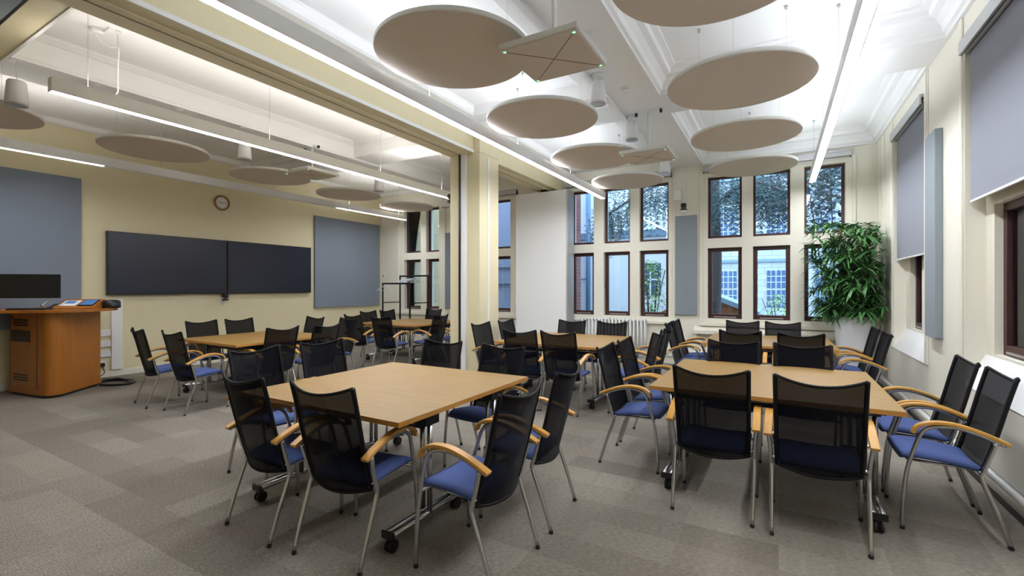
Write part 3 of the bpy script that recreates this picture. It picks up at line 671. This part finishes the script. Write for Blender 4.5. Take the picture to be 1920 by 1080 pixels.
top = [(-9.32, .9), (-8.80, .9), (-8.62, 1.75)]+rnd((-8.40, 2.0), (-8.05, 2.12), (-8.02, 2.45))+rnd((-8.02, 2.5), (-8.08, 2.9), (-8.35, 3.0))+[(-9.0, 3.12), (-9.32, 2.9)]
MB().prism(rel(top), 1.115, 1.15).build('worktop', M['lectern'], t, .006)
fa = math.atan2(.11, .71); fm = Matrix.Translation((-9.05+8.75, 2.06-2.4, 0)) @ Matrix.Rotation(fa, 4, 'Z')
for r0 in (.93, .20):
    sl = MB()
    for g_ in range(4):
        for q in range(3): sl.box(.11+g_*.085, .18+g_*.085, -.004, .002, r0+q*.035, r0+q*.035+.02, fm)
    sl.build('vent_grille', M['black'], t)
MB().box(.06, .50, -.006, .002, .72, .87, fm).build('equipment_bay', M['black'], t)
MB().box(.66, .664, -.003, .002, .1, 1.11, fm).box(.02, .024, -.003, .002, .1, 1.11, fm).build('door_gap', M['black'], t)
MB().box(.04, .10, -.012, .0, 1.03, 1.05, fm).build('lock', M['black'], t)
MB().box(-9.28+8.75, -9.22+8.75, -1.45, -.1, .86, 1.115).build('modesty_panel', M['panel'], t)
MB().box(-9.3+8.75, -8.85+8.75, -1.48, -1.42, 0, 1.115).build('end_support', M['lectern'], t)
# monitor on the lectern
t = thing('computer_monitor', 'wide black computer monitor standing on the lectern', 'monitor', (-8.76, 2.06, 1.15), R(46))
MB().box(-.75, .47, -.015, .02, .15, .47).build('screen_panel', M['bezel'], t, .006)
MB().box(-.74, .46, -.017, -.0152, .165, .462).build('display', M['black'], t)
MB().box(-.53, -.47, .02, .05, .0, .3).box(-.62, -.38, -.04, .10, 0, .012).build('stand', M['black'], t, .004)
t = thing('keyboard', 'dark keyboard lying on the lectern in front of the phone', 'keyboard', (-8.50, 2.12, 1.15), R(40))
MB().box(-.22, .22, -.07, .07, 0, .018).build('casing', M['black'], t, .004)
mb = MB()
for i in range(14):
    for j in range(4): mb.box(-.21+i*.03, -.185+i*.03, -.06+j*.03, -.035+j*.03, .018, .023)
mb.build('keys', mat('dark_grey_key', srgb(60, 62, 66), .6), t)
t = thing('desk_phone', 'black desk phone with silver handset on the lectern', 'phone', (-8.50, 2.40, 1.15), R(45))
MB().prism([(-.09, 0), (.09, 0), (.09, .07), (-.09, .02)], -.09, .09, f=lambda y, z, x: (x, y, z)).build('base', M['black'], t, .006)
MB().tube(arc([(-.13, -.10, .04), (-.125, -.02, .095), (-.12, .09, .16)]), [.022]+[.013]*15+[.02], 8).build('handset', M['alu'], t)
t = thing('control_console', 'wooden wedge console with a blue touch panel on the lectern', 'control panel', (-8.36, 2.60, 1.15), R(45))
MB().prism([(-.14, 0), (.14, 0), (.14, .13), (-.14, .02)], -.26, .2, f=lambda y, z, x: (x, y, z)).build('wedge', M['lectern'], t, .004)
tm = Matrix.Translation((0, 0, .076)) @ Matrix.Rotation(math.atan2(.11, .28), 4, 'X')
MB().box(.0, .17, -.10, .10, 0, .012, tm).build('touch_panel', M['black'], t, .002)
MB().box(.01, .16, -.085, .085, .012, .014, tm).build('touch_screen', M['blue'], t)
MB().box(-.22, -.03, -.10, .08, 0, .008, tm).build('button_plate', M['trim'], t, .002)
MB().box(-.18, -.07, -.03, .05, .008, .011, tm).build('small_display', M['blue'], t)
tag(MB().lathe([(.10, 0), (.105, .02), (.10, .10), (.06, .115)], n=28).build('conference_puck', M['black'], None, 0, (-8.27, 2.90, 1.15)), 'round black device at the right end of the lectern top', 'device')
# ------------------------------------------------------------------ coat rack with hangers
t = thing('coat_rack', 'black metal coat rack with two rails in the far left corner', 'coat rack', (-7.88, 8.5, 0))
def ubar(mb, x0, x1, y, z, r=.020): mb.tube([(x0, y, .03), (x0, y, z)], r, 8).tube([(x1, y, .03), (x1, y, z)], r, 8).tube([(x0-.012, y, z), (x1+.012, y, z)], r, 8)
mb = MB(); ubar(mb, -.45, .42, -.30, 1.53); mb.build('front_frame', M['blackmetal'], t)
mb = MB(); ubar(mb, -.38, .52, .22, 1.72); mb.build('rear_frame', M['blackmetal'], t)
MB().tube([(-.45, -.30, 1.07), (-.38, .22, 1.07)], .012, 8).tube([(.42, -.30, 1.07), (.52, .22, 1.07)], .012, 8).tube([(-.45, -.30, .06), (-.38, .22, .06)], .014, 8).tube([(.42, -.30, .06), (.52, .22, .06)], .014, 8).build('side_rail', M['blackmetal'], t)
def hanger(x, y, z, rz, label):
    o_ = MB().tube(arc([(.0, 0, 0), (.012, 0, .022), (0, 0, .034), (-.014, 0, .02)]), .003, 6).tube([(0, 0, 0), (0, 0, -.05)], .003, 6).tube(arc([(-.21, 0, -.15), (-.12, 0, -.095), (0, 0, -.05), (.12, 0, -.095), (.21, 0, -.15)]), .009, 8).tube([(-.20, 0, -.15), (.20, 0, -.15)], .005, 6).build('coat_hanger', M['hanger'], None, 0, (x, y, z-.014))
    o_.rotation_euler = (0, 0, R(rz)); tag(o_, label, 'coat hanger', 'pale coat hangers on the rack')
hanger(-8.26, 8.20, 1.53, 20, 'single pale coat hanger at the left end of the lower rack rail')
for k in range(5): hanger(-8.10+.07*k, 8.72, 1.72, 70, 'pale coat hanger in the bunch on the higher rear rail of the rack')
# ------------------------------------------------------------------ potted plant
PX, PY = .97, 8.42
t = thing('potted_plant', 'tall leafy cane plant in a white planter in the right corner', 'plant', (PX, PY, 0))
n = 40; mb = MB(); vv = []
prof = [(.17, 0), (.20, .3), (.24, .8), (.252, 1.02), (.24, 1.02), (.225, .96)]
for r_, z in prof:
    for k in range(n):
        a = 2*pi*k/n; q = 1+.035*math.cos(8*a+z*2.5); vv.append((r_*q*cos(a), r_*q*sin(a), z))
mb.add(vv, [(i*n+k, i*n+(k+1) % n, (i+1)*n+(k+1) % n, (i+1)*n+k) for i in range(len(prof)-1) for k in range(n)]+[tuple(reversed(range(n)))], True)
mb.build('planter', M['pot'], t)
MB().lathe([(.222, .95), (.02, .97)], n=24).build('soil', M['soil'], t)
st = MB(); canes = []
for k in range(6):
    a = k*1.05+.3; x, y = .08*cos(a), .08*sin(a); h_ = 2.32-.22*(k % 3); lean = (.14*cos(a+.4), .10*sin(a+.4))
    pts = arc([(x, y, .95), (x+lean[0]*.3, y+lean[1]*.3, 1.4), (x+lean[0], y+lean[1], h_)], 6); st.tube(pts, [.010]*(len(pts)-1)+[.005], 7); canes.append(pts)
st.build('cane', M['cane'], t)
lf = MB()
def leaf(mb, o, d, L_, W_, droop, mi=0):
    d = Vector(d).normalized(); sd = d.cross(Vector((0, 0, 1))); sd = sd.normalized() if sd.length > .01 else Vector((1, 0, 0))
    vv = []; o = Vector(o); N_ = 5
    for k in range(N_+1):
        u = k/N_; p_ = o+d*L_*u+Vector((0, 0, -droop*L_*u*u)); w_ = W_*math.sin(pi*min(1, u*.92+.08))**.8*(1 if k < N_ else 0.02)
        vv += [p_-sd*w_+Vector((0, 0, .25*w_)), p_, p_+sd*w_+Vector((0, 0, .25*w_))]
    ff = []
    for k in range(N_): ff += [(3*k, 3*k+1, 3*k+4, 3*k+3), (3*k+1, 3*k+2, 3*k+5, 3*k+4)]
    mb.add(vv, ff, True, mi)
XW, YW = XR-PX-.05, YB-PY-.06
for pts in canes:
    for q in range(24):
        base_ = pts[min(len(pts)-1, int(2+q*(len(pts)-2)/23.0))] if len(pts) > 3 else pts[-1]
        for b_ in range(3):
            a = random.uniform(0, 2*pi); bl = random.uniform(.10, .40); tip = base_+Vector((bl*cos(a), bl*sin(a), random.uniform(-.02, .1)))
            for l_ in range(10):
                a2 = a+random.uniform(-1.9, 1.9); el = random.uniform(-.5, .7); L_ = random.uniform(.13, .24)
                e_ = tip+Vector((cos(a2), sin(a2), 0))*L_
                if e_.x > XW or e_.y > YW: a2 += pi
                if tip.x > XW or tip.y > YW: continue
                L_ = L_*1.15
                leaf(lf, tip, (cos(a2), sin(a2), el), L_, random.uniform(.011, .018), random.uniform(.1, .6), 0)
lf.build('foliage', M['leaf'], t, fix=False)
# ------------------------------------------------------------------ outside
tag(MB().box(-30, 30, YB+.3, 60, -.35, -.25).build('garden_ground', M['ground']), 'garden ground outside the windows', 'ground', kind='structure')
struct('dark_view_backdrop', MB().box(4.0, 4.2, -4, 12, -.3, 4.5), M['outdark'])  # added plain sheet standing in for the dark view past the right windows
struct('outside_wall_left', MB().box(-14, -8.4, 12.2, 12.5, -.3, 6), M['outwall'])
struct('outside_wall_middle', MB().box(-8.4, -5.3, 12.3, 12.6, -.3, 6).box(-8.4, -5.3, 12.2, 12.3, 1.55, 1.62).box(-8.4, -5.3, 12.2, 12.3, 2.05, 2.12), M['outmid'])
tag(MB().box(-4.5, -3.93, YB+.3, 10.0, -.3, 6).build('brick_pier', M['brick']), 'red brick pier outside the left end of the window wall', 'wall')
t = thing('white_annex', 'pale rendered building wing with blue-grey drainpipe outside the left windows', 'building', (-4.6, 14, -.3))
MB().box(-6, 1.75, 0, .3, 0, 6.5).build('wall', M['render'], t)
MB().box(-6, 1.77, -.07, 0, 3.25, 3.45).box(-6, 1.77, -.05, 0, 2.9, 2.95).build('cornice_band', M['slate'], t)
MB().tube([(-.62, -.08, 0), (-.62, -.08, 6.3)], .07, 10).build('drainpipe', M['pipeblue'], t)
MB().tube([(-1.28, -.06, 0), (-1.28, -.06, 3.1)], .035, 8).tube([(-1.28, -.06, 2.0), (-.7, -.06, 2.0)], .02, 8).build('small_pipe', M['pipeblue'], t)
wf = MB().box(1.0, 1.6, -.02, 0, 1.5, 2.45).build('window', M['winglass'], t)
MB().box(1.28, 1.32, -.04, -.02, 1.5, 2.45).box(1.0, 1.6, -.04, -.02, 1.95, 1.99).build('glazing_bar', M['render'], wf)
t = thing('stone_building', 'pale stone building with mullioned windows across the garden', 'building', (0, 26, -.3))
MB().box(-5.5, 12, 0, .5, 0, 7.2).build('wall', M['ashlar'], t)
MB().box(-5.5, 12, -.12, 0, 2.98, 3.12).box(-5.5, 12, -.16, 0, 6.1, 6.3).build('string_course', M['slate'], t)
MB().prism([(-.3, 7.1), (4, 10.0), (4, 7.1)], -5.5, 12, f=lambda y, z, x: (x, y, z)).build('roof', M['slate'], t)
for gx in (-5.0, -3.05, -.5, 1.5, 3.6, 5.7, 8.0):
    for z0, z1 in ((.75, 2.55), (4.35, 5.75)):
        nn = 3 if gx in (-3.05, 5.7) else 2
        for k in range(nn):
            x0 = gx+k*.43
            for zz0, zz1 in ((z0, (z0+z1)/2-.05), ((z0+z1)/2+.05, z1)):
                wf = MB().box(x0, x0+.35, -.03, 0, zz0, zz1).build('window', M['winglass'], t)
                g_ = MB()
                for q in (1.5,): g_.box(x0+.35*q/3-.008, x0+.35*q/3+.008, -.05, -.03, zz0, zz1)
                for q in (1, 2): g_.box(x0, x0+.35, -.05, -.03, zz0+(zz1-zz0)*q/3-.01, zz0+(zz1-zz0)*q/3+.01)
                g_.build('glazing_bar', M['render'], wf)
# garden sheds
t = thing('garden_shed', 'brown timber garden shed with blue-grey roof outside the middle window', 'shed', (-1.6, 14.2, -.3))
MB().prism([(-.9, 0), (1.0, 0), (1.0, 1.02), (-.4, 1.60), (-.9, 1.38)], 0, 1.6, f=lambda x, z, y: (x, y, z)).build('body', M['shed'], t)
MB().prism([(-.45, 1.60), (-.4, 1.72), (1.15, 1.07), (1.12, .95)], -.1, 1.7, f=lambda x, z, y: (x, y, z)).prism([(-.45, 1.60), (-.4, 1.72), (-1.05, 1.42), (-1.02, 1.31)], -.1, 1.7, f=lambda x, z, y: (x, y, z)).build('roof', M['slate'], t)
t = thing('garden_hut', 'low brown timber hut roof outside the third window from the left', 'shed', (-2.55, 12.5, -.3))
MB().box(-.6, .6, 0, 1, 0, .85).build('body', M['shed'], t)
MB().prism([(-.75, .8), (0.2, 1.25), (.75, 1.3), (.75, .8)], -.1, 1.1, f=lambda x, z, y: (x, y, z)).build('roof', M['shed'], t)
# cedar with drooping sprays
def sprays(mb, c, rad, nspray, Ls, rnd_):
    for _ in range(nspray):
        a = rnd_.uniform(0, 2*pi); rr = rad[0]*math.sqrt(rnd_.random()); p_ = Vector((c[0]+rr*cos(a), c[1]+rr*sin(a)*.7, c[2]+rnd_.uniform(-1, 1)*rad[1]))
        L_ = rnd_.uniform(*Ls); dr = Vector((rnd_.uniform(-.25, .25), rnd_.uniform(-.2, .2), -1)).normalized()
        for q in range(7):
            o_ = p_+dr*L_*q/7; s_ = .05
            for b_ in (-1, 1):
                e_ = o_+Vector((b_*s_*rnd_.uniform(.6, 1.6), rnd_.uniform(-s_, s_), -s_*1.4)); mb.add([o_, o_+Vector((.014, 0, -.02)), e_, o_+Vector((-.014, .0, -.02))], [(0, 1, 2, 3)])
rd = random.Random(3)
t = thing('cedar_tree', 'large dark conifer with drooping sprays outside the windows', 'tree', (-1.36, 12.2, -.3))
MB().tube(arc([(0, 0, 0), (.04, 0, 2.5), (.0, 0, 5), (.1, 0, 8)]), [.135]*10+[.12]*15, 12).build('trunk', M['bark'], t)
br = MB()
brs = [((0, 0, 4.0), (-1.2, -.3, 4.3), (-2.6, -.4, 3.6)), ((0, 0, 4.6), (1.0, -.2, 5.0), (2.3, -.3, 4.3)), ((0, 0, 5.0), (-1.0, .2, 5.6), (-2.7, .2, 5.0)), ((0, 0, 3.7), (.8, -.5, 4.1), (1.6, -.6, 3.7)), ((0, 0, 5.4), (1.4, 0, 6.0), (3.4, 0, 5.2))]
for b_ in brs: br.tube(arc(b_), [.07]*8+[.03]*9, 6)
br.build('branch', M['bark'], t)
fo = MB()
for b_ in brs:
    for p_ in arc(b_, 5)[2:]: sprays(fo, p_, (.55, .2), 38, (.4, 1.1), rd)
fo.build('foliage', M['cedar'], t, fix=False)
def bush(name, label, x, y, z0, z1, r_, nl, m_, lw=.03):
    t_ = thing(name, label, 'shrub', (x, y, -.3)); q = MB(); sm = MB()
    for k in range(6):
        a = k*1.1; sm.tube([(0, 0, 0), (r_*.5*cos(a), r_*.5*sin(a), (z0+z1)/2), (r_*.8*cos(a), r_*.8*sin(a), z1*.9)], .012, 5)
    sm.build('stem', M['bark'], t_)
    for _ in range(nl):
        a = rd.uniform(0, 2*pi); h_ = rd.uniform(z0, z1); f_ = math.sin(pi*(.15+.8*(h_-z0)/(z1-z0))); rr = r_*f_*math.sqrt(rd.random())
        leaf(q, (rr*cos(a), rr*sin(a), h_), (cos(a), sin(a), rd.uniform(-.6, .8)), rd.uniform(.07, .14), lw, .3)
    q.build('foliage', M[m_], t_, fix=False)
bush('leafy_shrub', 'bright green shrub outside the third window from the left', -2.72, 11.6, .9, 2.4, .42, 420, 'leaf2')
bush('leafy_shrub', 'low green shrub by the brick pier outside the first window', -3.95, 10.9, .3, 1.15, .35, 260, 'leaf')
bush('leafy_shrub', 'pale garden shrub outside the window above the far right table', -.0, 17.5, .2, 1.5, .6, 320, 'leaf2')
bush('young_tree', 'small-leaved tree outside the window behind the potted plant', 1.05, 11.6, 2.6, 5.6, 1.1, 1500, 'cedar', .045)
